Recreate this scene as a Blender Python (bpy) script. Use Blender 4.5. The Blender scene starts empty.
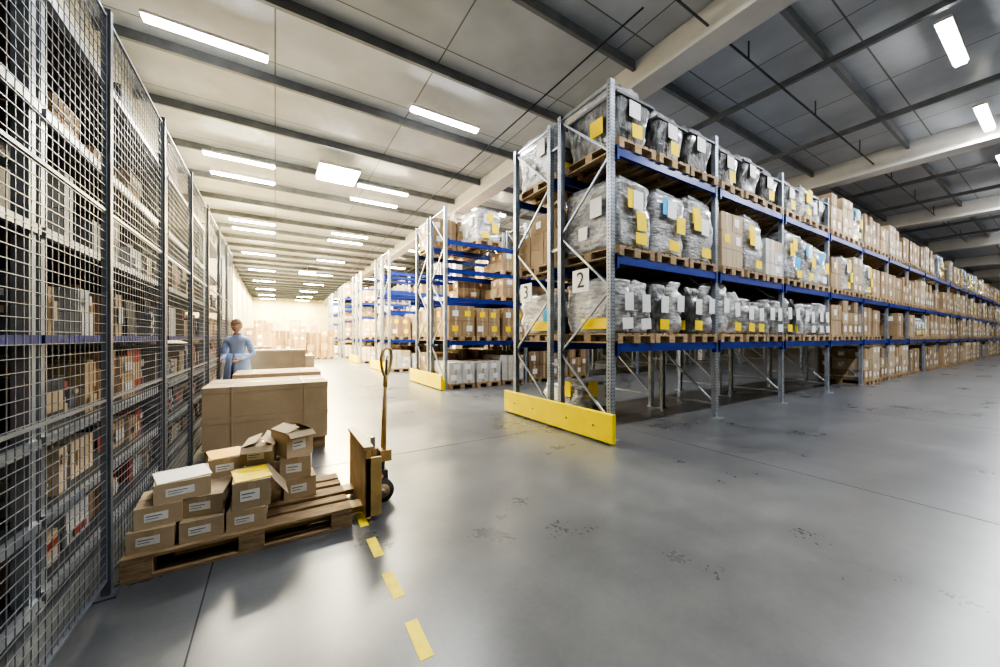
import bpy, math, random
from mathutils import Vector, Matrix, noise
R=random.Random(7)
S=bpy.context.scene
COL=S.collection
try: S.view_settings.look='AgX - High Contrast'
except Exception: pass

# ------------------------------------------------------------------ materials
def mat(name, col, rough=.6, metal=0., col2=None, scale=5., bump=0., bscale=20., rnd=0., emis=None, estr=0., stretch=None, coat=0., detail=5, ramp=(.35,.65)):
    m=bpy.data.materials.new(name); m.use_nodes=True
    nt=m.node_tree; N=nt.nodes; L=nt.links
    b=N['Principled BSDF']
    b.inputs['Base Color'].default_value=(*col,1)
    b.inputs['Roughness'].default_value=rough
    b.inputs['Metallic'].default_value=metal
    if coat: b.inputs['Coat Weight'].default_value=coat; b.inputs['Coat Roughness'].default_value=.15
    tc=N.new('ShaderNodeTexCoord'); mp=N.new('ShaderNodeMapping')
    L.new(tc.outputs['Object'],mp.inputs['Vector'])
    if stretch: mp.inputs['Scale'].default_value=stretch
    cs=None
    oi=N.new('ShaderNodeObjectInfo')
    if col2:
        n=N.new('ShaderNodeTexNoise'); n.inputs['Scale'].default_value=scale; n.inputs['Detail'].default_value=detail
        n.noise_dimensions='4D'
        ml=N.new('ShaderNodeMath'); ml.operation='MULTIPLY'; ml.inputs[1].default_value=37.
        L.new(oi.outputs['Random'],ml.inputs[0]); L.new(ml.outputs[0],n.inputs['W'])
        L.new(mp.outputs[0],n.inputs['Vector'])
        r=N.new('ShaderNodeValToRGB'); r.color_ramp.elements[0].position=ramp[0]; r.color_ramp.elements[1].position=ramp[1]
        r.color_ramp.elements[0].color=(*col,1); r.color_ramp.elements[1].color=(*col2,1)
        L.new(n.outputs[0],r.inputs[0]); cs=r.outputs[0]
        L.new(cs,b.inputs['Base Color'])
    if rnd and cs:
        h=N.new('ShaderNodeHueSaturation')
        mr=N.new('ShaderNodeMapRange'); mr.inputs['To Min'].default_value=1-rnd; mr.inputs['To Max'].default_value=1+rnd
        L.new(oi.outputs['Random'],mr.inputs['Value']); L.new(mr.outputs[0],h.inputs['Value'])
        L.new(cs,h.inputs['Color']); L.new(h.outputs[0],b.inputs['Base Color'])
    if bump:
        n2=N.new('ShaderNodeTexNoise'); n2.inputs['Scale'].default_value=bscale; n2.inputs['Detail'].default_value=4
        L.new(mp.outputs[0],n2.inputs['Vector'])
        bp=N.new('ShaderNodeBump'); bp.inputs['Strength'].default_value=bump; bp.inputs['Distance'].default_value=.03
        L.new(n2.outputs[0],bp.inputs['Height']); L.new(bp.outputs[0],b.inputs['Normal'])
    if emis:
        b.inputs['Emission Color'].default_value=(*emis,1); b.inputs['Emission Strength'].default_value=estr
    return m
M={}
M['galv']=mat('galvanised_steel',(.30,.34,.41),.36,.5,(.43,.47,.54),8)
M['wire']=mat('fence_wire',(.20,.225,.27),.4,.4,(.27,.295,.34),8)
M['post']=mat('fence_post_paint',(.12,.135,.17),.4,.3,(.16,.175,.21),8)
M['hole']=mat('punched_hole',(.02,.02,.025),.8)
M['joint']=mat('joint_sealant',(.04,.042,.046),.7)
M['blue']=mat('blue_beam_paint',(.006,.025,.22),.38,0,(.01,.04,.28),3)
M['wood']=mat('pallet_wood',(.29,.20,.115),.75,0,(.50,.37,.23),9,bump=.3,bscale=30,rnd=.2,stretch=(1,6,6))
M['card']=mat('cardboard',(.29,.205,.12),.8,0,(.39,.28,.175),2.5,bump=.05,bscale=40,rnd=.28)
M['card2']=mat('cardboard_pale',(.45,.355,.24),.8,0,(.55,.445,.32),2.5,bump=.05,bscale=30,rnd=.15)
M['tape']=mat('packing_tape',(.48,.38,.25),.3)
M['film']=mat('stretch_film',(.25,.255,.275),.2,0,(.60,.61,.64),7,bump=1.,bscale=14,rnd=.3,stretch=(1.,1.,2.6),coat=.9,detail=10,ramp=(.34,.66))
M['filmd']=mat('dark_container_film',(.04,.043,.05),.3,0,(.26,.27,.29),6,bump=.9,bscale=14,rnd=.4,stretch=(2,2,1),coat=.7,detail=8,ramp=(.40,.72))
M['white']=mat('white_label',(.85,.85,.85),.6,0,(.78,.78,.78),20)
M['yel']=mat('yellow_label',(1.,.76,.0),.6,0,(.95,.70,.0),10)
M['cyan']=mat('blue_label',(.03,.42,.75),.6)
M['ybar']=mat('yellow_barrier_paint',(.95,.76,.0),.4,0,(.86,.68,.0),4)
M['ytape']=mat('yellow_floor_tape',(.95,.78,.0),.5,0,(.80,.64,.01),14)
M['orange']=mat('orange_paper',(1.,.52,.02),.6)
M['red']=mat('red_packaging',(.35,.04,.03),.5,0,(.42,.08,.05),5)
M['wbox']=mat('white_packaging',(.52,.52,.51),.6,0,(.62,.62,.61),5)
M['dbox']=mat('dark_packaging',(.03,.035,.055),.5,0,(.07,.07,.09),5)
M['grbox']=mat('grey_packaging',(.13,.145,.18),.5,0,(.20,.215,.25),5)
M['beam']=mat('beam_white_paint',(.76,.76,.77),.55,0,(.68,.68,.69),2)
M['dsteel']=mat('dark_steel',(.06,.07,.08),.5,.3,(.10,.11,.12),4)
M['purlin']=mat('purlin_steel',(.17,.185,.21),.45,.3,(.23,.245,.27),4)
M['truck']=mat('truck_worn_paint',(.54,.38,.16),.5,0,(.40,.28,.13),7,bump=.1)
M['rubber']=mat('rubber',(.03,.03,.03),.6)
M['hub']=mat('wheel_hub',(.35,.24,.12),.5,.3)
M['black']=mat('black_print',(.01,.01,.01),.6)
M['coat']=mat('coat_cloth',(.42,.55,.84),.8,0,(.52,.65,.90),6)
M['skin']=mat('skin_tone',(.60,.38,.28),.55,0,(.64,.41,.31),12)
M['hair']=mat('hair_brown',(.20,.13,.08),.7,0,(.26,.17,.10),30)
M['trous']=mat('trouser_cloth',(.06,.08,.14),.8,0,(.08,.10,.17),20)
M['housing']=mat('lamp_housing',(.7,.7,.7),.5)
M['tube']=mat('tube_neutral',(.9,.9,.9),.5,emis=(1,.97,.88),estr=44)
M['tubew']=mat('tube_warm',(.9,.9,.9),.5,emis=(1,.90,.60),estr=90)
M['bay']=mat('highbay_glass',(.9,.9,.9),.5,emis=(1,.96,.84),estr=45)

def floor_mat():
    m=bpy.data.materials.new('polished_concrete'); m.use_nodes=True; nt=m.node_tree;N=nt.nodes;L=nt.links;b=N['Principled BSDF']
    tc=N.new('ShaderNodeTexCoord')
    def noi(sc,de,ro):
        n=N.new('ShaderNodeTexNoise'); n.inputs['Scale'].default_value=sc; n.inputs['Detail'].default_value=de; n.inputs['Roughness'].default_value=ro
        L.new(tc.outputs['Object'],n.inputs['Vector']); return n.outputs[0]
    def ma(op,a,c):
        q=N.new('ShaderNodeMath'); q.operation=op
        for i,x in enumerate((a,c)):
            if isinstance(x,(int,float)): q.inputs[i].default_value=x
            else: L.new(x,q.inputs[i])
        return q.outputs[0]
    big=noi(.7,3,.5); mid=noi(2.4,5,.55); fine=noi(30,4,.6)
    mix=ma('ADD',ma('ADD',ma('MULTIPLY',big,.5),ma('MULTIPLY',mid,.38)),ma('MULTIPLY',fine,.12))
    r=N.new('ShaderNodeValToRGB'); r.color_ramp.elements[0].position=.2;r.color_ramp.elements[1].position=.8
    r.color_ramp.elements[0].color=(.045,.049,.057,1); r.color_ramp.elements[1].color=(.215,.224,.240,1)
    L.new(mix,r.inputs[0]); L.new(r.outputs[0],b.inputs['Base Color'])
    mr=N.new('ShaderNodeMapRange'); mr.inputs['From Min'].default_value=.2; mr.inputs['From Max'].default_value=.8; mr.inputs['To Min'].default_value=.24; mr.inputs['To Max'].default_value=.34
    L.new(mix,mr.inputs['Value']); L.new(mr.outputs[0],b.inputs['Roughness'])
    b.inputs['Specular IOR Level'].default_value=.7
    return m
M['floor']=floor_mat()
def panel_mat(name,c1,c2,mort,bw,rh,rough,axis=None,ms=.012,bs=.25):
    m=bpy.data.materials.new(name); m.use_nodes=True; nt=m.node_tree;N=nt.nodes;L=nt.links;b=N['Principled BSDF']
    tc=N.new('ShaderNodeTexCoord'); mp=N.new('ShaderNodeMapping'); L.new(tc.outputs['Object'],mp.inputs[0])
    if axis: mp.inputs['Rotation'].default_value=axis
    br=N.new('ShaderNodeTexBrick'); br.offset=0; br.inputs['Scale'].default_value=1; br.inputs['Brick Width'].default_value=bw; br.inputs['Row Height'].default_value=rh
    br.inputs['Mortar Size'].default_value=ms; br.inputs['Color1'].default_value=(*c1,1); br.inputs['Color2'].default_value=(*c2,1); br.inputs['Mortar'].default_value=(*mort,1)
    L.new(mp.outputs[0],br.inputs['Vector'])
    n=N.new('ShaderNodeTexNoise'); n.inputs['Scale'].default_value=1.3; n.inputs['Detail'].default_value=5; L.new(mp.outputs[0],n.inputs['Vector'])
    h=N.new('ShaderNodeHueSaturation'); mr=N.new('ShaderNodeMapRange'); mr.inputs['To Min'].default_value=.75; mr.inputs['To Max'].default_value=1.25
    L.new(n.outputs[0],mr.inputs['Value']); L.new(mr.outputs[0],h.inputs['Value']); L.new(br.outputs['Color'],h.inputs['Color']); L.new(h.outputs[0],b.inputs['Base Color'])
    bp=N.new('ShaderNodeBump'); bp.inputs['Strength'].default_value=bs; bp.inputs['Distance'].default_value=.08
    L.new(n.outputs[0],bp.inputs['Height']); L.new(bp.outputs[0],b.inputs['Normal'])
    b.inputs['Roughness'].default_value=rough
    return m
M['ceil']=panel_mat('roof_insulation_panels',(.49,.53,.60),(.41,.45,.51),(.15,.16,.17),2.6,2.0,.36,ms=.013,bs=.5)
M['wallx']=panel_mat('wall_cladding',(.66,.61,.40),(.62,.57,.37),(.4,.36,.24),1.0,9.,.6,(math.radians(90),0,0))
M['wally']=panel_mat('wall_cladding_side',(.60,.57,.47),(.56,.53,.43),(.36,.34,.28),9.,1.0,.6,(0,math.radians(90),0))

# ------------------------------------------------------------------ mesh builder
BF=[(0,3,2,1),(4,5,6,7),(0,1,5,4),(1,2,6,5),(2,3,7,6),(3,0,4,7)]
class MB:
    def __init__(s): s.v=[];s.f=[];s.m=[];s.sm=[];s.ms=[]
    def mi(s,k):
        if k not in s.ms: s.ms.append(k)
        return s.ms.index(k)
    def add(s,vs,fs,k,smooth=False):
        o=len(s.v); s.v+=[tuple(p) for p in vs]; i=s.mi(k)
        for f in fs: s.f.append(tuple(o+j for j in f)); s.m.append(i); s.sm.append(smooth)
    def box(s,x0,x1,y0,y1,z0,z1,k,rz=0,mtx=None):
        vs=[Vector(p) for p in [(x0,y0,z0),(x1,y0,z0),(x1,y1,z0),(x0,y1,z0),(x0,y0,z1),(x1,y0,z1),(x1,y1,z1),(x0,y1,z1)]]
        if rz or mtx:
            c=Vector(((x0+x1)/2,(y0+y1)/2,(z0+z1)/2)); r=mtx or Matrix.Rotation(rz,3,'Z')
            vs=[c+r@(p-c) for p in vs]
        s.add(vs,BF,k)
    def bar(s,p0,p1,w,h,k):
        p0=Vector(p0);p1=Vector(p1);d=(p1-p0).normalized()
        up=Vector((0,0,1)) if abs(d.z)<.95 else Vector((0,1,0))
        a=d.cross(up).normalized()*w/2; b=a.cross(d).normalized()*h/2
        vs=[]
        for p in (p0,p1): vs+=[p-a-b,p+a-b,p+a+b,p-a+b]
        s.add(vs,BF,k)
    def tube(s,pts,r,k,n=8,close=False):
        pts=[Vector(p) for p in pts]; rs=r if isinstance(r,(list,tuple)) else [r]*len(pts)
        vs=[];fs=[];L=len(pts); pa=None
        for i,p in enumerate(pts):
            if close: d=pts[(i+1)%L]-pts[i-1]
            else: d=pts[min(i+1,L-1)]-pts[max(i-1,0)]
            d.normalize()
            if pa is None:
                up=Vector((0,0,1)) if abs(d.z)<.9 else Vector((0,1,0)); a=d.cross(up).normalized()
            else: a=(pa-d*pa.dot(d)).normalized()
            pa=a; b=d.cross(a)
            for j in range(n):
                t=2*math.pi*j/n; vs.append(p+(a*math.cos(t)+b*math.sin(t))*rs[i])
        for i in range(L if close else L-1):
            i2=(i+1)%L
            for j in range(n): fs.append((i*n+j,i*n+(j+1)%n,i2*n+(j+1)%n,i2*n+j))
        if not close: fs+=[tuple(range(n))[::-1],tuple((L-1)*n+j for j in range(n))]
        s.add(vs,fs,k,True)
    def lump(s,cx,cy,z0,w,d,h,k,prof,seed,amp=.02,e=.3,n=44,top=.05):
        vs=[];fs=[]
        ts=[0,.06,.13,.2,.28,.36,.44,.52,.6,.68,.76,.84,.91,.96,1.0]
        def pt(a,sc,z):
            c,sn=math.cos(a),math.sin(a)
            x=math.copysign(abs(c)**e,c)*w/2*sc; y=math.copysign(abs(sn)**e,sn)*d/2*sc
            q=Vector((x*4+seed*7.3,y*4,z*5))
            nn=noise.noise(q); n3=noise.noise(q*2.7)
            f=1+(nn+.6*n3)*amp/.4*1.0
            return (cx+x*f,cy+y*f,z)
        for t in ts:
            for j in range(n): vs.append(pt(2*math.pi*j/n,prof(t),z0+t*h))
        R0=len(ts)
        for q in (.93,.6,.25):
            for j in range(n):
                x,y,z=pt(2*math.pi*j/n,prof(1)*q,z0+h)
                vs.append((x,y,z0+h+.015+top*noise.noise(Vector((x*5+seed,y*5,seed)))+(.03 if q<.9 else 0)))
        tot=R0+3
        for i in range(tot-1):
            for j in range(n): fs.append((i*n+j,i*n+(j+1)%n,(i+1)*n+(j+1)%n,(i+1)*n+j))
        fs.append(tuple((tot-1)*n+j for j in range(n)))
        fs.append(tuple(range(n))[::-1])
        s.add(vs,fs,k,True)
    def mesh(s,name):
        me=bpy.data.meshes.new(name); me.from_pydata(s.v,[],s.f)
        for k in s.ms: me.materials.append(M[k])
        me.polygons.foreach_set('material_index',s.m); me.polygons.foreach_set('use_smooth',s.sm); me.update()
        return me
    def obj(s,name,loc=(0,0,0),rz=0,bevel=0,parent=None):
        o=bpy.data.objects.new(name,s.mesh(name)); COL.objects.link(o); o.location=loc; o.rotation_euler=(0,0,rz)
        if bevel:
            b=o.modifiers.new('b','BEVEL'); b.width=bevel; b.segments=2; b.limit_method='ANGLE'
        if parent: o.parent=parent
        return o
def inst(me,name,loc,rz=0):
    o=bpy.data.objects.new(name,me); COL.objects.link(o); o.location=loc; o.rotation_euler=(0,0,rz); return o
def single(name,*a,**k):
    mb=MB(); mb.box(*a,**k); return mb.obj(name)

# ------------------------------------------------------------------ room shell
U0,U1,V0,V1,HC=-2.5,57.,-9.,56.,6.6
single('floor',U0-.2,U1+.2,V0-.2,V1+.2,-.2,0,'floor')
single('ceiling',U0-.2,U1+.2,V0-.2,V1+.2,HC,HC+.15,'ceil')
single('wall_left',U0-.2,U0,V0-.2,V1+.2,0,HC,'wally')
single('wall_right',U1,U1+.2,V0-.2,V1+.2,0,HC,'wally')
single('wall_far',U0,U1,V1,V1+.2,0,HC,'wallx')
single('wall_back',U0,U1,V0-.2,V0,0,HC,'wallx')
mb=MB()
for u in (-.34,4.75,9.6,14.5,20,26,32,38):
    mb.box(u-.004,u+.004,V0,V1,0,.0012,'joint')
for v in (4.47,-1.2,10.2,16,22,28):
    mb.box(U0,U1,v-.004,v+.004,0,.0013,'joint')
mb.obj('floor_joints')
mb=MB(); v=-7.6
while v<V1-.5:
    mb.box(U0,U1,v-.022,v+.022,HC-.17,HC,'purlin'); mb.box(U0,U1,v-.035,v+.035,HC-.18,HC-.17,'purlin'); v+=2.0
mb.obj('ceiling_purlins')
mb=MB()
for u in (8.4,11.6,17.2,20,25,28):
    mb.box(u-.04,u+.04,V0,V1,HC-.29,HC-.185,'purlin')
mb.obj('ceiling_tie_rails')
mb=MB()
mb.tube([(4,3.05,HC-.32),(30,3.05,HC-.32)],.018,'dsteel')
mb.tube([(4.6,3.4,HC-.3),(4.6,30,HC-.3)],.014,'dsteel')
for u in range(4,30,3): mb.box(u-.01,u+.01,3.04,3.06,HC-.32,HC-.0,'dsteel')
mb.obj('ceiling_conduit')
for u in (5.8,14.3,22.3,30.3,38.3,46.3):
    mb=MB()
    mb.box(u-.10,u+.10,V0,V1,HC-.5,HC,'beam'); mb.box(u-.24,u+.24,V0,V1,HC-.57,HC-.5,'beam')
    mb.obj('roof_girder',bevel=.01)
for (u,v) in ((5.8,12.35),(5.8,24.6),(14.3,12.35),(22.3,12.35)):
    mb=MB(); mb.box(u-.14,u+.14,v-.14,v+.14,.03,HC-.57,'beam'); mb.box(u-.22,u+.22,v-.22,v+.22,0,.03,'dsteel'); mb.box(u-.2,u+.2,v-.2,v+.2,HC-.75,HC-.57,'beam')
    mb.obj('support_column',bevel=.01)

# ------------------------------------------------------------------ lamps
def lampmesh(k):
    mb=MB(); mb.box(-.8,.8,-.09,.09,.02,.07,'housing'); mb.box(-.78,.78,-.065,.065,-.02,.02,k)
    for x in (-.6,.6): mb.box(x-.004,x+.004,-.004,.004,.07,.18,'housing')
    return mb.mesh('ceiling_lamp')
LN,LW=lampmesh('tube'),lampmesh('tubew')
def lamp(u,v,warm,power):
    o=inst(LW if warm else LN,'fluorescent_lamp',(u,v,HC-.375))
    l=bpy.data.lights.new('lamp_light','AREA'); l.shape='RECTANGLE'; l.size=1.5; l.size_y=.12; l.energy=power
    l.color=((1,.82,.46) if v>15 else (1,.92,.76)) if warm else (.94,.97,1.)
    lo=bpy.data.objects.new('lamp_light',l); COL.objects.link(lo); lo.parent=o; lo.location=(0,0,-.03)
PN=104;PW=400
for u in (-.9,3.2,7.3,11.4): lamp(u,7.4,0,PN*1.1)
for v in (12.0,13.3):
    for u in (-.8,3.0,6.9,10.8): lamp(u,v,1,PW*(.5 if u<4 else .3))
for v in (18.2,19.6,25.,31,37.,43,49,54):
    for u in (-.8,3.0,6.9): lamp(u,v,1,PW*(2.4 if u<4 else .5))
for u in (5.5,9.4,13.2,17,21,25,30,35,41,47,53): lamp(u,1.1,0,PN*(1.8 if u<16 else 1.3))
lamp(1.6,1.1,0,PN*.7)  # added lamp, out of view, brightens the near rack loads
for u in (15,27,41): lamp(u,-4.,0,PN*.9)  # unseen lamps beside the view, added as ambient fill
for u in (17,25,33,42): lamp(u,7.4,0,PN*.8)
for (u,v,s,p) in ((1.55,11.4,1.,230),(2.0,30,1.0,1800)):
    mb=MB(); mb.box(-s/2-.04,s/2+.04,-s/2-.04,s/2+.04,.03,.12,'housing'); mb.box(-s/2,s/2,-s/2,s/2,-.03,.03,'bay'); mb.box(-.015,.015,-.015,.015,.12,.455,'housing')
    o=mb.obj('high_bay_lamp',(u,v,HC-.46))
    l=bpy.data.lights.new('bay_light','AREA'); l.shape='SQUARE'; l.size=s; l.energy=p; l.color=(1,.92,.72)
    lo=bpy.data.objects.new('bay_light',l); COL.objects.link(lo); lo.parent=o; lo.location=(0,0,-.04)

# ------------------------------------------------------------------ pallets & loads
def pallet(mb,cx=0,cy=0,z=0,L=1.2,W=.8,alongx=True):
    def b(x0,x1,y0,y1,z0,z1):
        if alongx: mb.box(cx+x0,cx+x1,cy+y0,cy+y1,z+z0,z+z1,'wood')
        else: mb.box(cx+y0,cx+y1,cy+x0,cy+x1,z+z0,z+z1,'wood')
    h=L/2;w=W/2
    for c,wd in ((-w+.0725,.145),(-w/2+.03,.1),(0,.145),(w/2-.03,.1),(w-.0725,.145)): b(-h,h,c-wd/2,c+wd/2,.122,.144)
    for c in (-h+.0725,0,h-.0725): b(c-.0725,c+.0725,-w,w,.1,.122)
    for c in (-h+.0725,0,h-.0725):
        for d,wd in ((-w+.05,.1),(0,.145),(w-.05,.1)): b(c-.0725,c+.0725,d-wd/2,d+wd/2,.022,.1)
    for d,wd in ((-w+.05,.1),(0,.145),(w-.05,.1)): b(-h,h,d-wd/2,d+wd/2,0,.022)
def film_load(kind,h,seed):
    rr=random.Random(seed); mb=MB(); pallet(mb,alongx=False)
    z0=.144
    def tilt(): return Matrix.Rotation(rr.uniform(-.08,.08),3,'Y')
    if kind=='boxy':
        mb.lump(0,0,z0,.80,1.12,h,'film',lambda t:.98+.03*math.sin(t*7+seed)-(.06 if t>.97 else 0),seed,.03,.2)
        y=-.6
        n=rr.choice([2,3,3])
        for i in range(n):
            x=rr.uniform(-.36,-.1)+(.26*i if i<2 else .05); zz=z0+(rr.uniform(.45,.62) if i!=1 else rr.uniform(.2,.5))*h
            k=('yel','white','yel')[(i+seed)%3] if rr.random()<.8 else rr.choice(['white','cyan'])
            mb.box(x,x+.22,y-.004-.004*i,y-.004*i,zz,zz+.27,k,mtx=tilt())
        x=rr.uniform(-.3,.1); mb.box(x,x+.26,y-.02,y-.016,z0+.06*h,z0+.06*h+.16,rr.choice(['yel','white','yel']),mtx=tilt())
        mb.box(-.435,-.43,-.3,-.08,z0+.5*h,z0+.5*h+.28,rr.choice(['yel','white']))
        mb.box(-.435,-.43,-.02,.16,z0+.2*h,z0+.2*h+.2,rr.choice(['white','cyan']))
        mb.box(-.30,.25,-.45,.40,z0+h+.02,z0+h+.07,'grbox',rz=.1)
    elif kind=='tub':
        mb.lump(0,0,z0,.80,1.1,h*.74,'filmd',lambda t:.82+.18*t,seed,.015,.2)
        mb.box(-.415,.415,-.57,.57,z0+h*.71,z0+h*.75,'grbox')
        mb.lump(0,0,z0+h*.75,.72,1.0,h*.26,'film',lambda t:1-.22*t*t,seed+3,.06,.4,top=.14)
        x=rr.uniform(-.28,.0); mb.box(x,x+.24,-.565,-.56,z0+h*.42,z0+h*.42+.24,'white',mtx=tilt())
        if rr.random()<.8: mb.box(x+.05,x+.27,-.575,-.57,z0+h*.1,z0+h*.1+.2,rr.choice(['yel','yel','white']),mtx=tilt())
        mb.box(-.42,-.41,-.3,-.05,z0+.2*h,z0+.2*h+.25,'yel')
    else:
        for i,cx in enumerate((-.2,.2)):
            hh=h*rr.uniform(.82,1.08)
            mb.lump(cx,0,z0,.40,1.12,hh,rr.choice(['film','film','film','filmd']),lambda t:.92+.08*math.sin(t*3.1),seed+i*5,.05,.42,top=.08)
            dx=rr.uniform(-.03,.03)
            mb.box(cx-.08+dx,cx+.10+dx,-.605,-.60,z0+hh*.42,z0+hh*.42+.26,'white',mtx=tilt())
            if rr.random()<.55: mb.box(cx-.12,cx+.10,-.612,-.608,z0+hh*.08,z0+hh*.08+.16,rr.choice(['yel','yel','white']),mtx=tilt())
        if seed%3==0: mb.box(-.425,-.42,-.45,-.2,z0+.3*h,z0+.3*h+.22,'cyan')
        mb.box(-.427,-.422,-.5,.1,z0+.08*h,z0+.08*h+.16,'yel')
    return mb.mesh('wrapped_load')
def carton_load(nx,ny,nz,h,seed,k='card',lab='white',pallet_on=True,dens=.75):
    rr=random.Random(seed); mb=MB()
    z=0
    if pallet_on: pallet(mb,alongx=False); z=.144
    W,D=.8,1.16; w=W/nx; d=D/ny; hh=h/nz
    for c in range(nz):
        for a in range(nx):
            for b in range(ny):
                if c==nz-1 and rr.random()<.12: continue
                x0=-W/2+a*w+rr.uniform(0,.012); y0=-D/2+b*d+rr.uniform(0,.012)
                kk=k if rr.random()<.8 else rr.choice(['card2','card'])
                mb.box(x0,x0+w-.014,y0,y0+d-.014,z+c*hh,z+(c+1)*hh-.006,kk)
                if b==0:
                    mb.box(x0+w*.42,x0+w*.58,y0-.003,y0,z+c*hh+.01,z+(c+1)*hh-.01,'tape')
                    if rr.random()<dens:
                        ww=min(.18,w*.5); l0=x0+w*rr.uniform(.08,.35); q=z+c*hh+hh*.3
                        mb.box(l0,l0+ww,y0-.006,y0-.003,q,q+min(.16,hh*.5),rr.choice([lab,lab,'white']))
                if a==0 and rr.random()<.5:
                    mb.box(x0-.004,x0,y0+d*.2,y0+d*.55,z+c*hh+hh*.3,z+c*hh+hh*.7,lab)
    return mb.mesh('carton_load')
L3=[film_load('tub',.78+.06*(i%3),10+i) for i in range(4)]+[film_load('boxy',.72,30)]
L2=[film_load('boxy',.90+.08*(i%3),40+i) for i in range(6)]
L1=[film_load('bund',.76+.06*(i%3),60+i) for i in range(6)]
CL=[carton_load(2,3,3,.95,1,dens=.4),carton_load(2,2,2,.85,2,dens=.5),carton_load(3,3,3,.9,3,dens=.3),carton_load(2,3,4,1.0,4,'card2',dens=.4),carton_load(1,2,2,.8,5,dens=.6)]
CY=[carton_load(2,3,2,.82,6,'card','yel',dens=1.),carton_load(2,2,2,.85,7,'card','yel',dens=1.)]
CW=[carton_load(2,3,2,.6,8,'wbox'),carton_load(2,3,3,.75,9,'wbox')]

# ------------------------------------------------------------------ racks
BAY=2.73; UX=4.0
def rack(v0,nb,levels,near,top=5.06):
    emp=bpy.data.objects.new('pallet_rack',None); COL.objects.link(emp)
    fr=MB();bm=MB()
    for r,va in enumerate((v0,v0+1.3)):
        vb=va+1.1
        for i in range(nb+1):
            u=UX+i*BAY
            for v,sg in ((va,1),(vb,-1)):
                w=.045
                fr.box(u-w,u+w,v-.004 if sg>0 else v-.004,v+.004,.012,top,'galv')
                y0,y1=(v,v+.07) if sg>0 else (v-.07,v)
                fr.box(u-w,u-w+.006,y0,y1,.012,top,'galv'); fr.box(u+w-.006,u+w,y0,y1,.012,top,'galv')
                fr.box(u-.09,u+.09,v-.08,v+.08,0,.012,'galv')
                if near and i<4:
                    z=.12
                    while z<top-.05:
                        yy=v-.0055*sg
                        for dx in (-.024,.024): fr.box(u+dx-.006,u+dx+.006,yy-.001,yy+.001,z,z+.018,'hole')
                        if i==0:
                            ym=(y0+y1)/2
                            fr.box(u-w-.0015,u-w,ym-.008,ym+.008,z,z+.018,'hole')
                        z+=.05
            z=.25; k=0
            fr.bar((u,va+.03,z),(u,vb-.03,z),.03,.03,'galv')
            while z+.95<top:
                a,b=(va+.03,vb-.03) if k%2==0 else (vb-.03,va+.03)
                fr.bar((u,a,z),(u,b,z+.93),.03,.03,'galv'); z+=.95;k+=1
            fr.bar((u,va+.03,z),(u,vb-.03,z),.03,.03,'galv')
        for i in range(nb):
            a=UX+i*BAY+.055; b=a+BAY-.11
            for z in levels:
                for v in (va-.005,vb+.005):
                    bm.box(a,b,v-.025,v+.025,z-.12,z,'blue')
                    for q,s2 in ((a,1),(b,-1)):
                        bm.box(min(q,q+.045*s2),max(q,q+.045*s2),v-.032,v+.032,z-.18,z+.03,'blue')
    for i in range(0,nb+1):
        u=UX+i*BAY
        for z in (1.0,2.9,4.6): fr.bar((u,v0+1.1,z),(u,v0+1.3,z),.04,.04,'galv')
    fr.obj('frames',parent=emp); bm.obj('beams',parent=emp)
def barrier(v0,v1):
    mb=MB(); mb.box(3.77,3.83,v0,v1,.03,.42,'ybar')
    for v in (v0+.15,(v0+v1)/2,v1-.15): mb.box(3.83,3.93,v-.06,v+.06,0,.3,'ybar')
    for v in (v0+.35,v0+.9,v1-.9,v1-.35):
        mb.tube([(3.765,v,.22),(3.775,v,.22)],.018,'dsteel')
    mb.obj('end_guard_barrier',bevel=.006)
V1R=3.45
LV=(1.36,2.6,4.12)
RACKS=[(V1R,18),(9.25,7),(15.05,5),(20.9,4),(26.7,3),(32.5,3)]
rack(V1R,18,LV,True)
for v,n in RACKS[1:]: rack(v,n,(1.34,2.55,3.35,4.15),False)
for v,n in RACKS[:4]: barrier(v-.2,v+2.45)

def put(pool,name,u,v,z,rz=0):
    inst(R.choice(pool),name,(u+R.uniform(-.015,.015),v+R.uniform(-.02,.02),z),rz+R.uniform(-.02,.02))
def bayu(i,k): return UX+i*BAY+.485+k*.88
CTALL=[carton_load(2,2,3,1.0,77,'card2','yel',dens=.8)]
for i in range(18):
    for k in range(3):
        u=bayu(i,k); v=V1R+.55
        if i<3:
            put(L3,'shrink_wrapped_container',u,v,LV[2]); 
            if i==1 and k==0: put(CTALL,'carton_pallet',u,v,LV[1])
            elif not (i==1 and k==2): put(L2,'shrink_wrapped_pallet_load',u,v,LV[1])
            else: put(CW,'carton_pallet',u,v,LV[1])
            put(L1,'shrink_wrapped_bundle',u,v,LV[0])
        else:
            for lv,pp in ((LV[2],L2[:2]+CL+CL),(LV[1],CL+L2[:1]),(LV[0],CL+L1[:1])):
                if R.random()<.88: put(pp,'pallet_load',u,v,lv)
        if i>=4 and R.random()<.9: put(CL,'carton_pallet',u,v,0)
for i in range(4):
    for k in range(3):
        u=bayu(i,k); v=V1R+1.85
        put(L3 if i else L2[:2],'shrink_wrapped_container',u,v,LV[2])
        put(CL,'carton_pallet',u,v,LV[1]); put(L1+CL[:2],'shrink_wrapped_bundle',u,v,LV[0])
put([film_load('boxy',.38,99)],'shrink_wrapped_crate',5.1,V1R+1.85,0)
C55=[carton_load(2,3,2,.55,70+k,dens=.4) for k in range(3)]
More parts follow.
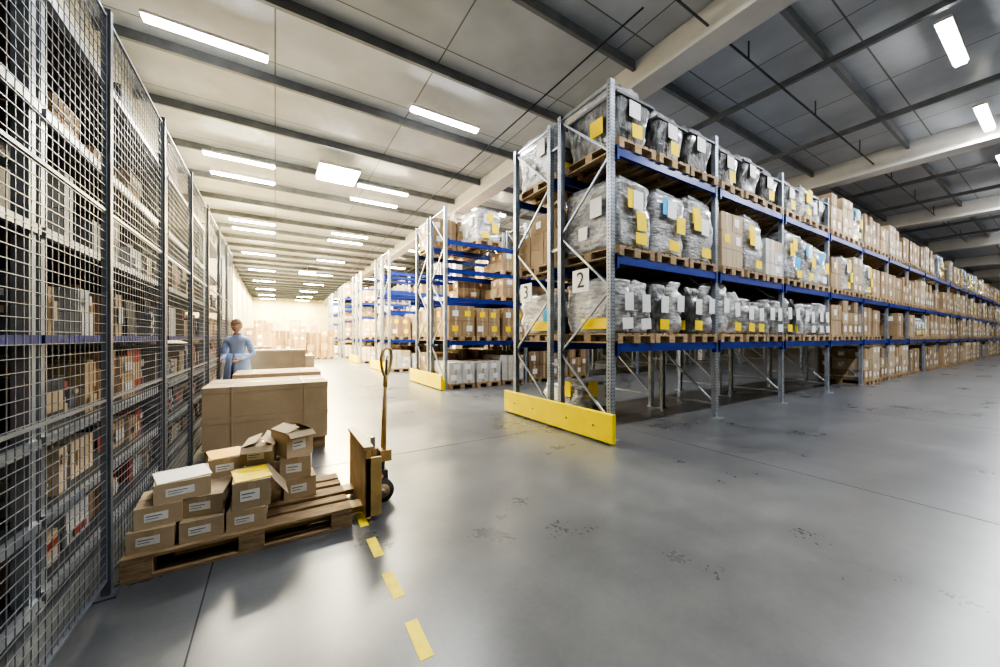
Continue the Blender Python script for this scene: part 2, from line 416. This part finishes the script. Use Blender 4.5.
for (v0,n) in RACKS[1:]:
    for r in (0,1):
        for i in range(min(n,4) if v0<16 else 2):
            for k in range(3):
                u=bayu(i,k); v=v0+.55+1.3*r
                if i<2 or v0>12: put(CW if (r==0 and i==0) else CL,'carton_pallet',u,v,0)
                put(CY if v0<12 else CY+CL,'labelled_carton_pallet',u,v,1.34)
                if R.random()<.5: put(C55+CW[:1],'carton_pallet',u,v,2.55)
                if R.random()<.35: put([CW[0]]+C55,'carton_pallet',u,v,3.35)
                if R.random()<.25: put(CL+L2[:1],'carton_pallet',u,v,4.15)
def sign(v,z,ch,s=.34):
    mb=MB(); mb.box(-.006,.006,-s/2,s/2,-s/2,s/2,'white')
    mb.box(.006,.05,-.02,.02,-.03,.03,'galv')
    o=mb.obj('aisle_number_sign',(3.93,v,z))
    t=bpy.data.curves.new('digit','FONT'); t.body=ch; t.size=.34; t.align_x='CENTER'; t.align_y='CENTER'; t.extrude=.002; t.materials.append(M['black'])
    to=bpy.data.objects.new('digit',t); COL.objects.link(to); to.parent=o; to.location=(-.009,0,0); to.rotation_euler=(math.radians(90),0,math.radians(-90))
sign(4.0,2.3,'2'); sign(5.4,2.26,'3')

# ------------------------------------------------------------------ left cage fence
FU=-.8; FH=3.25
def fence_panel(v0,v1):
    mb=MB(); 
    mb.box(FU-.02,FU+.02,v0-.018,v0+.018,.01,FH+.03,'post'); mb.box(FU-.05,FU+.05,v0-.05,v0+.05,0,.01,'post')
    a=v0+.022;b=v1-.022
    for z in (.10,1.1,2.15,FH-.02):
        mb.box(FU-.008,FU+.008,a,b,z-.008,z+.008,'wire')
    mb.box(FU-.008,FU+.008,a,a+.014,.1,FH,'wire'); mb.box(FU-.008,FU+.008,b-.014,b,.1,FH,'wire')
    n=int((b-a)/.05)
    for i in range(1,n):
        v=a+(b-a)*i/n; mb.box(FU-.0016,FU+.0016,v-.0016,v+.0016,.1,FH,'wire')
    n=int((FH-.1)/.05)
    for i in range(1,n):
        z=.1+(FH-.1)*i/n; mb.box(FU+.0016,FU+.0048,a,b,z-.0016,z+.0016,'wire')
    mb.obj('wire_mesh_fence')
v=.54
while v<9.6: fence_panel(v,v+1.17); v+=1.17
LS=(.1,.50,.92,1.46,2.03,2.66,3.3)
for s0 in (0.3,2.9,5.5,8.1):
    mb=MB(); a,b=s0,s0+2.55
    for v in (a+.03,b-.03):
        for u in (-1.08,-2.1): mb.box(u-.03,u+.03,v-.03,v+.03,0,3.4,'galv')
        for z in (.4,1.3,2.3): mb.bar((-1.08,v,z),(-2.1,v,z+.4),.02,.03,'galv')
    for z in LS:
        mb.box(-1.06,-1.03,a,b,z-.05,z,'galv' if z>1.9 or z<1.4 else 'blue'); mb.box(-2.13,-2.1,a,b,z-.07,z,'blue'); mb.box(-2.1,-1.06,a+.01,b-.01,z-.02,z-.001,'dsteel')
    mb.box(-2.16,-2.14,a-.025,b+.025,.05,4.5 if s0<4 else 3.6,'dsteel')  # added dark back sheet, hides the bright wall to imitate the cage's gloom
    mb.obj('storage_shelving')
    g=MB(); rr=random.Random(int(s0*10))
    for li,z in enumerate(LS):
        hmax=(LS[li+1]-z-.1) if li<6 else .6
        vv=a+.08
        while vv<b-.2:
            w=rr.choice([.08,.12,.18,.26,.34]); k=rr.choice(['card','card2','card','wbox','red','dbox','grbox','card'] if z<1.4 else ['card','card','dbox','grbox','wbox','dbox','card','dbox'])
            if li>=5: k=rr.choice(['card','card','dbox']); w=rr.choice([.36,.45])
            if vv+w>b-.07: break
            hh=hmax*rr.uniform(.45,.97)
            if rr.random()<(.35 if li>=5 else .06 if li<3 else .2): vv+=w; continue
            nst=rr.choice([1,1,2,3]); e=rr.uniform(0,.2 if li>2 else .06)
            for q in range(nst):
                g.box(-2.0,-1.1-e-rr.uniform(0,.02),vv,vv+w-.01,z+q*hh/nst,z+(q+1)*hh/nst-.004,k)
                if rr.random()<.5: 
                    g.box(-1.1-e,-1.096-e,vv+w*.2,vv+w*.75,z+(q+.3)*hh/nst,z+(q+.7)*hh/nst,rr.choice(['wbox','wbox','tape','red']))
            vv+=w
    g.obj('shelved_packages')

# ------------------------------------------------------------------ big cartons on floor pallets
def big_stack(u,v,hs,name,W=1.2,D=.95,z0=0,k='card2'):
    mb=MB(); pallet(mb,0,0,0,W,D-.1)
    z=.144
    for h in hs:
        mb.box(-W/2-.02,W/2+.02,-D/2,D/2,z,z+h-.012,k)
        mb.box(-W/2-.025,W/2+.025,-D/2-.006,D/2+.006,z+h-.07,z+h-.002,'card2')
        mb.box(-W/2-.02,W/2+.02,-.03,.03,z+h-.002,z+h+.001,'tape')
        for x in (-W*.3,W*.3): mb.box(x-.008,x+.008,-D/2-.009,D/2+.009,z,z+h+.001,'tape')
        z+=h
    return mb.obj(name,(u,v,0),bevel=.006)
big_stack(-.06,5.76,(.36,.36),'large_carton_pallet',1.26,.96)
big_stack(.05,6.90,(.38,.38),'large_carton_pallet',1.1,.9)
big_stack(.05,8.75,(.4,.35,.3),'large_carton_pallet',.9,.9)
big_stack(.35,10.4,(.45,.4),'large_carton_pallet',.9,.9)
FL=[(-1.4,27.6,1.9),(-.5,27.2,2.2),(.4,27.6,1.7),(1.3,27.2,2.0),(2.2,27.5,1.6),(3.0,27.3,1.8),(-1.5,24,1.6),(-1.5,22.6,1.4),(-1.1,19.5,1.7),(-1.6,17.5,1.6),(-1.6,15,1.5),(-1.5,13.2,1.8),(-.5,14.5,1.0),(.4,21,1.2),(-.4,22.5,1.5),(-1.,34,2.6),(.2,34.,2.4),(1.4,34,2.7),(2.6,34,2.3)]
for i,(u,v,h) in enumerate(FL):
    inst(carton_load(2,3,4,h,200+i,'card',dens=.3),'carton_pallet',(u,v,0))

# ------------------------------------------------------------------ foreground pallet with cartons
mb=MB(); pallet(mb,-.135,3.37,0,1.27,.84); mb.obj('wooden_pallet',bevel=.003)
def carton(u,v,z,w,d,h,rz=0,top=None,k='card2',flap=False,openf=0):
    mb=MB(); mb.box(-w/2,w/2,-d/2,d/2,0,h,k)
    mb.box(-w/2-.001,w/2+.001,-.022,.022,h,h+.0015,'tape')
    mb.box(-.022,.022,-d/2-.0015,-d/2,h-.05,h,'tape')
    mb.box(-w*.30,w*.20,-d/2-.002,-d/2,h*.3,h*.70,'white')
    mb.box(-w*.26,w*.08,-d/2-.0028,-d/2-.002,h*.54,h*.58,'grbox'); mb.box(-w*.26,w*.0,-d/2-.0028,-d/2-.002,h*.42,h*.45,'grbox')
    mb.box(w/2,w/2+.002,-d*.2,d*.2,h*.3,h*.7,'white')
    if top: mb.box(-w*.50,w*.48,-d*.45,d*.4,h+.002,h+.006,top,rz=.12)
    if flap:
        mb.bar((w/2+.004,0,h),(w/2+.11,0,h-.15),d*.9,.004,k)
    if openf:
        mb.bar((-w/2,0,h+.001),(-w/2+.10,0,h+.035),d*.98,.004,k)
        mb.bar((w/2,0,h+.001),(w/2-.085,0,h+.055),d*.98,.004,k)
        mb.bar((0,-d/2,h+.001),(0,-d/2-.05,h-.035),w*.96,.004,k)
    o=mb.obj('small_carton',(u,v,z),rz,bevel=.003 if not openf else 0)
    return o
P=.1445
h=.128
for (a,b) in ((-.75,-.53),(-.515,-.29),(-.27,-.05)): 
    carton((a+b)/2,3.17+R.uniform(-.015,.02),P,b-a,.34,h,R.uniform(-.07,.07))
carton(-.63,3.19,P+h+.002,.22,.33,h,.09); carton(-.395,3.22,P+h+.002,.22,.33,h,-.09); carton(-.145,3.18,P+h+.002,.22,.34,.185,.05,'yel',flap=True)
carton(-.53,3.21,P+2*h+.004,.28,.32,.12,.17,'white')
for q in range(2):
    carton(-.60,3.56,P+q*(h+.002),.24,.34,h,.02); carton(-.33,3.56,P+q*(h+.002),.24,.34,h,-.04)
carton(-.07,3.57,P,.22,.34,.15,.0); carton(-.07,3.57,P+.152,.22,.33,.15,.05); carton(-.10,3.57,P+.304,.22,.32,.14,-.12,openf=1)
carton(-.33,3.56,P+2*(h+.002),.22,.32,.13,.12,'orange')
carton(.165,3.52,P,.23,.34,.16,.05); carton(.155,3.52,P+.162,.22,.33,.17,-.10); carton(.12,3.5,P+.334,.21,.27,.2,.42,k='card2',openf=1)

# ------------------------------------------------------------------ pallet truck
tr=bpy.data.objects.new('hand_pallet_truck',None); COL.objects.link(tr)
mb=MB(); cv=3.34
for dv in (-.19,.19):
    mb.box(-.55,.62,cv+dv-.075,cv+dv+.075,.035+.005,.085,'truck')
    mb.tube([(-.45,cv+dv-.04,.04),(-.45,cv+dv+.04,.04)],.038,'rubber',14)
mb.box(.60,.64,cv-.40,cv+.33,.03,.56,'truck'); mb.box(.585,.66,cv-.40,cv+.33,.56,.59,'truck')
mb.box(.60,.72,cv-.40,cv-.375,.04,.5,'truck'); mb.box(.60,.72,cv+.31,cv+.33,.04,.5,'truck')
mb.bar((.64,cv-.2,.1),(.8,cv-.05,.22),.05,.03,'truck'); mb.bar((.64,cv+.2,.1),(.8,cv+.05,.22),.05,.03,'truck')
mb.obj('chassis_and_forks',bevel=.004,parent=tr)
mb=MB()
mb.box(.68,.86,cv-.06,cv+.06,.16,.26,'dsteel')
mb.tube([(.74,cv,.26),(.74,cv,.46)],.05,'hub',14); mb.tube([(.74,cv,.46),(.74,cv,.56)],.022,'galv',12)
mb.tube([(.82,cv+.02,.2),(.82,cv+.02,.42)],.032,'dsteel',12)
mb.box(.79,.89,cv-.07,cv+.07,.34,.44,'truck'); 
mb.tube([(.80,cv-.11,.1),(.80,cv+.11,.1)],.016,'galv',10); mb.box(.77,.83,cv-.03,cv+.03,.1,.2,'dsteel')
mb.obj('pump_unit',bevel=.004,parent=tr)
mb=MB()
for dv in (-.085,.085):
    mb.tube([(.80,cv+dv-.027,.1),(.80,cv+dv+.027,.1)],.1,'rubber',28)
    mb.tube([(.80,cv+dv-.031,.1),(.80,cv+dv+.031,.1)],.062,'hub',20); mb.tube([(.80,cv+dv-.036,.1),(.80,cv+dv+.036,.1)],.022,'galv',12)
mb.obj('steering_wheels',parent=tr)
mb=MB()
mb.tube([(.83,cv-.045,.36),(.84,cv-.03,.7),(.85,cv,1.04)],.014,'truck',10); mb.tube([(.83,cv+.045,.36),(.84,cv+.03,.7),(.85,cv,1.04)],.014,'truck',10)
for z,w in ((.6,.035),(.8,.024)): mb.box(.83,.85,cv-w,cv+w,z,z+.03,'truck')
mb.tube([(.85,cv,1.0),(.852,cv,1.1)],.02,'truck',10)
loop=[(0,1.08),(-.05,1.13),(-.085,1.20),(-.095,1.27),(-.075,1.325),(-.03,1.345),(.03,1.345),(.075,1.325),(.095,1.27),(.085,1.20),(.05,1.13)]
cz=math.cos(-.75); sz=math.sin(-.75)
mb.tube([(.852+(z-1.08)*.05-y*sz,cv+y*cz,z) for y,z in loop],.013,'truck',10,close=True)
mb.bar((.855,cv,1.1),(.862,cv,1.24),.02,.012,'dsteel'); mb.bar((.862,cv,1.24),(.88,cv+.05,1.27),.014,.01,'dsteel')
mb.obj('handle',parent=tr)

mb=MB()
for i in range(4):
    v=1.68+.447*i; mb.box(.553,.617,v-.125,v+.125,0,.0018,'ytape',rz=R.uniform(-.03,.03))
mb.obj('yellow_floor_marking')

# ------------------------------------------------------------------ worker
def worker(loc,rz):
    emp=bpy.data.objects.new('warehouse_worker',None); COL.objects.link(emp); emp.location=loc; emp.rotation_euler=(0,0,rz)
    J={'pel':(0,0,.96,.135),'sp':(0,0,1.14,.125),'ch':(0,.0,1.32,.14),'nk':(0,-.005,1.47,.062),'hd':(0,-.02,1.58,.052)}
    E=[('pel','sp'),('sp','ch'),('ch','nk'),('nk','hd')]
    for s,n in ((1,'r'),(-1,'l')):
        J['hp'+n]=(s*.10,0,.88,.095);J['kn'+n]=(s*.11,-.03,.49,.062);J['an'+n]=(s*.12,.02,.10,.045);J['to'+n]=(s*.13,-.15,.045,.038)
        J['sh'+n]=(s*.175,0,1.41,.068);J['el'+n]=(s*.235,.02,1.13,.05);J['wr'+n]=(s*.15,-.20,1.06,.03)
        E+=[('pel','hp'+n),('hp'+n,'kn'+n),('kn'+n,'an'+n),('an'+n,'to'+n),('ch','sh'+n),('sh'+n,'el'+n),('el'+n,'wr'+n)]
    ks=list(J); me=bpy.data.meshes.new('b'); me.from_pydata([J[k][:3] for k in ks],[(ks.index(a),ks.index(b)) for a,b in E],[])
    o=bpy.data.objects.new('tmp',me); COL.objects.link(o)
    sk=o.modifiers.new('s','SKIN'); sk.use_smooth_shade=True
    for i,k in enumerate(ks):
        r=J[k][3]; me.skin_vertices[0].data[i].radius=(r,r*(.8 if k in('pel','sp','ch') else 1)); me.skin_vertices[0].data[i].use_root=(k=='pel')
    ss=o.modifiers.new('ss','SUBSURF'); ss.levels=2; ss.render_levels=2
    dg=bpy.context.evaluated_depsgraph_get(); bm=bpy.data.meshes.new_from_object(o.evaluated_get(dg)); bpy.data.objects.remove(o)
    bm.materials.clear()
    for k in ('coat','trous','skin','rubber'): bm.materials.append(M[k])
    for p in bm.polygons:
        c=p.center; p.use_smooth=True
        p.material_index=0 if c.z>.84 else (3 if c.z<.11 else 1)
        if c.z>1.49: p.material_index=2
    bo=bpy.data.objects.new('body',bm); COL.objects.link(bo); bo.parent=emp
    mb=MB(); n=28; vs=[];fs=[]
    prof=[(1.16,.15,.12),(1.05,.165,.135),(.92,.185,.15),(.78,.20,.165),(.66,.215,.18)]
    for z,a,b in prof:
        for j in range(n):
            t=-math.pi/2+.09+(2*math.pi-.18)*j/(n-1); w=1+.03*math.sin(t*7)
            vs.append((a*math.cos(t)*w,b*math.sin(t)*w,z))
    for i in range(len(prof)-1):
        for j in range(n-1): fs.append((i*n+j,i*n+j+1,(i+1)*n+j+1,(i+1)*n+j))
    mb.add(vs,fs,'coat',True)
    sk=mb.obj('coat_skirt',parent=emp); so=sk.modifiers.new('s','SOLIDIFY'); so.thickness=.008
    mb=MB()
    mb.tube([(-.05,-.075,1.49),(-.07,-.02,1.51),(0,.06,1.52),(.07,-.02,1.51),(.05,-.075,1.49)],.016,'coat',8)
    for s in (1,-1):
        w=Vector((s*.15,-.205,1.06)); 
        mb.tube([w+Vector((0,.02,0)),w+Vector((-s*.01,-.03,0)),w+Vector((-s*.015,-.085,-.005))],[.022,.036,.034],'skin',10)
        for f,(dx,l) in enumerate(((-.026,.07),(-.009,.08),(.009,.075),(.026,.058))):
            b=w+Vector((-s*.015+dx,-.085,-.004)); mb.tube([b,b+Vector((0,-l*.45,-.006)),b+Vector((0,-l*.75,-.022)),b+Vector((0,-l*.85,-.04))],[.0095,.009,.008,.007],'skin',8)
        b=w+Vector((-s*.04,-.03,.01)); mb.tube([b,b+Vector((-s*.025,-.03,.008)),b+Vector((-s*.03,-.06,.004))],[.011,.010,.008],'skin',8)
    mb.obj('hands_and_collar',parent=emp)
    mb=MB(); vs=[];fs=[];n=24;m=16
    for i in range(m+1):
        ph=math.pi*i/m
        for j in range(n):
            t=2*math.pi*j/n; x=math.sin(ph)*math.cos(t);y=math.sin(ph)*math.sin(t);z=math.cos(ph)
            X=x*.075*(1-.25*max(0,-z));Y=y*.095;Z=z*.118
            if y<0:
                Y-=.022*math.exp(-((x/.16)**2+((z+.08)/.16)**2)); Y+=.008*math.exp(-(((abs(x)-.35)/.18)**2+((z-.08)/.12)**2)); Y-=.01*math.exp(-((x/.35)**2+((z+.75)/.2)**2))
            vs.append((X,Y,Z))
    for i in range(m):
        for j in range(n): fs.append((i*n+j,(i+1)*n+j,(i+1)*n+(j+1)%n,i*n+(j+1)%n))
    mb.add(vs,fs,'skin',True)
    hv=[];hf=[]
    for i in range(9):
        ph=math.pi*.58*i/8
        for j in range(n):
            t=2*math.pi*j/n; x=math.sin(ph)*math.cos(t);y=math.sin(ph)*math.sin(t);z=math.cos(ph)
            if y<-.1 and z<.45: z=.45+.15*(z-.45); 
            hv.append((x*.082,y*.102+.004,z*.126+.003))
    for i in range(8):
        for j in range(n): hf.append((i*n+j,(i+1)*n+j,(i+1)*n+(j+1)%n,i*n+(j+1)%n))
    mb.add(hv,hf,'hair',True)
    for s in (1,-1):
        mb.lump(s*.078,.0,-.03,.016,.034,.06,'skin',lambda t:.6+.9*math.sin(math.pi*min(1,t*.9+.1)),1,.0,.8,12,0)
        mb.tube([(s*.018,-.0905,.008),(s*.04,-.083,.008)],.0075,'white',8); mb.tube([(s*.027,-.096,.008),(s*.027,-.094,.008)],.005,'black',8)
        mb.tube([(s*.015,-.095,.027),(s*.045,-.085,.027)],.004,'hair',6)
    mb.tube([(-.022,-.091,-.058),(0,-.098,-.056),(.022,-.091,-.058)],.005,'red',6)
    h=mb.obj('head',(0,-.03,1.645),parent=emp); h.rotation_euler=(.25,0,0)
worker((-.56,7.85,0),math.radians(-25))

# ------------------------------------------------------------------ world + camera
w=bpy.data.worlds.new('world'); S.world=w; w.use_nodes=True
w.node_tree.nodes['Background'].inputs[0].default_value=(.6,.65,.7,1); w.node_tree.nodes['Background'].inputs[1].default_value=.3
c=bpy.data.cameras.new('camera'); c.sensor_width=36; c.lens=13.0; c.shift_y=.0035; c.clip_start=.05; c.clip_end=200
co=bpy.data.objects.new('camera',c); COL.objects.link(co); co.location=(0,0,1.45); co.rotation_euler=(math.radians(90),0,math.radians(-31.9))
S.camera=co
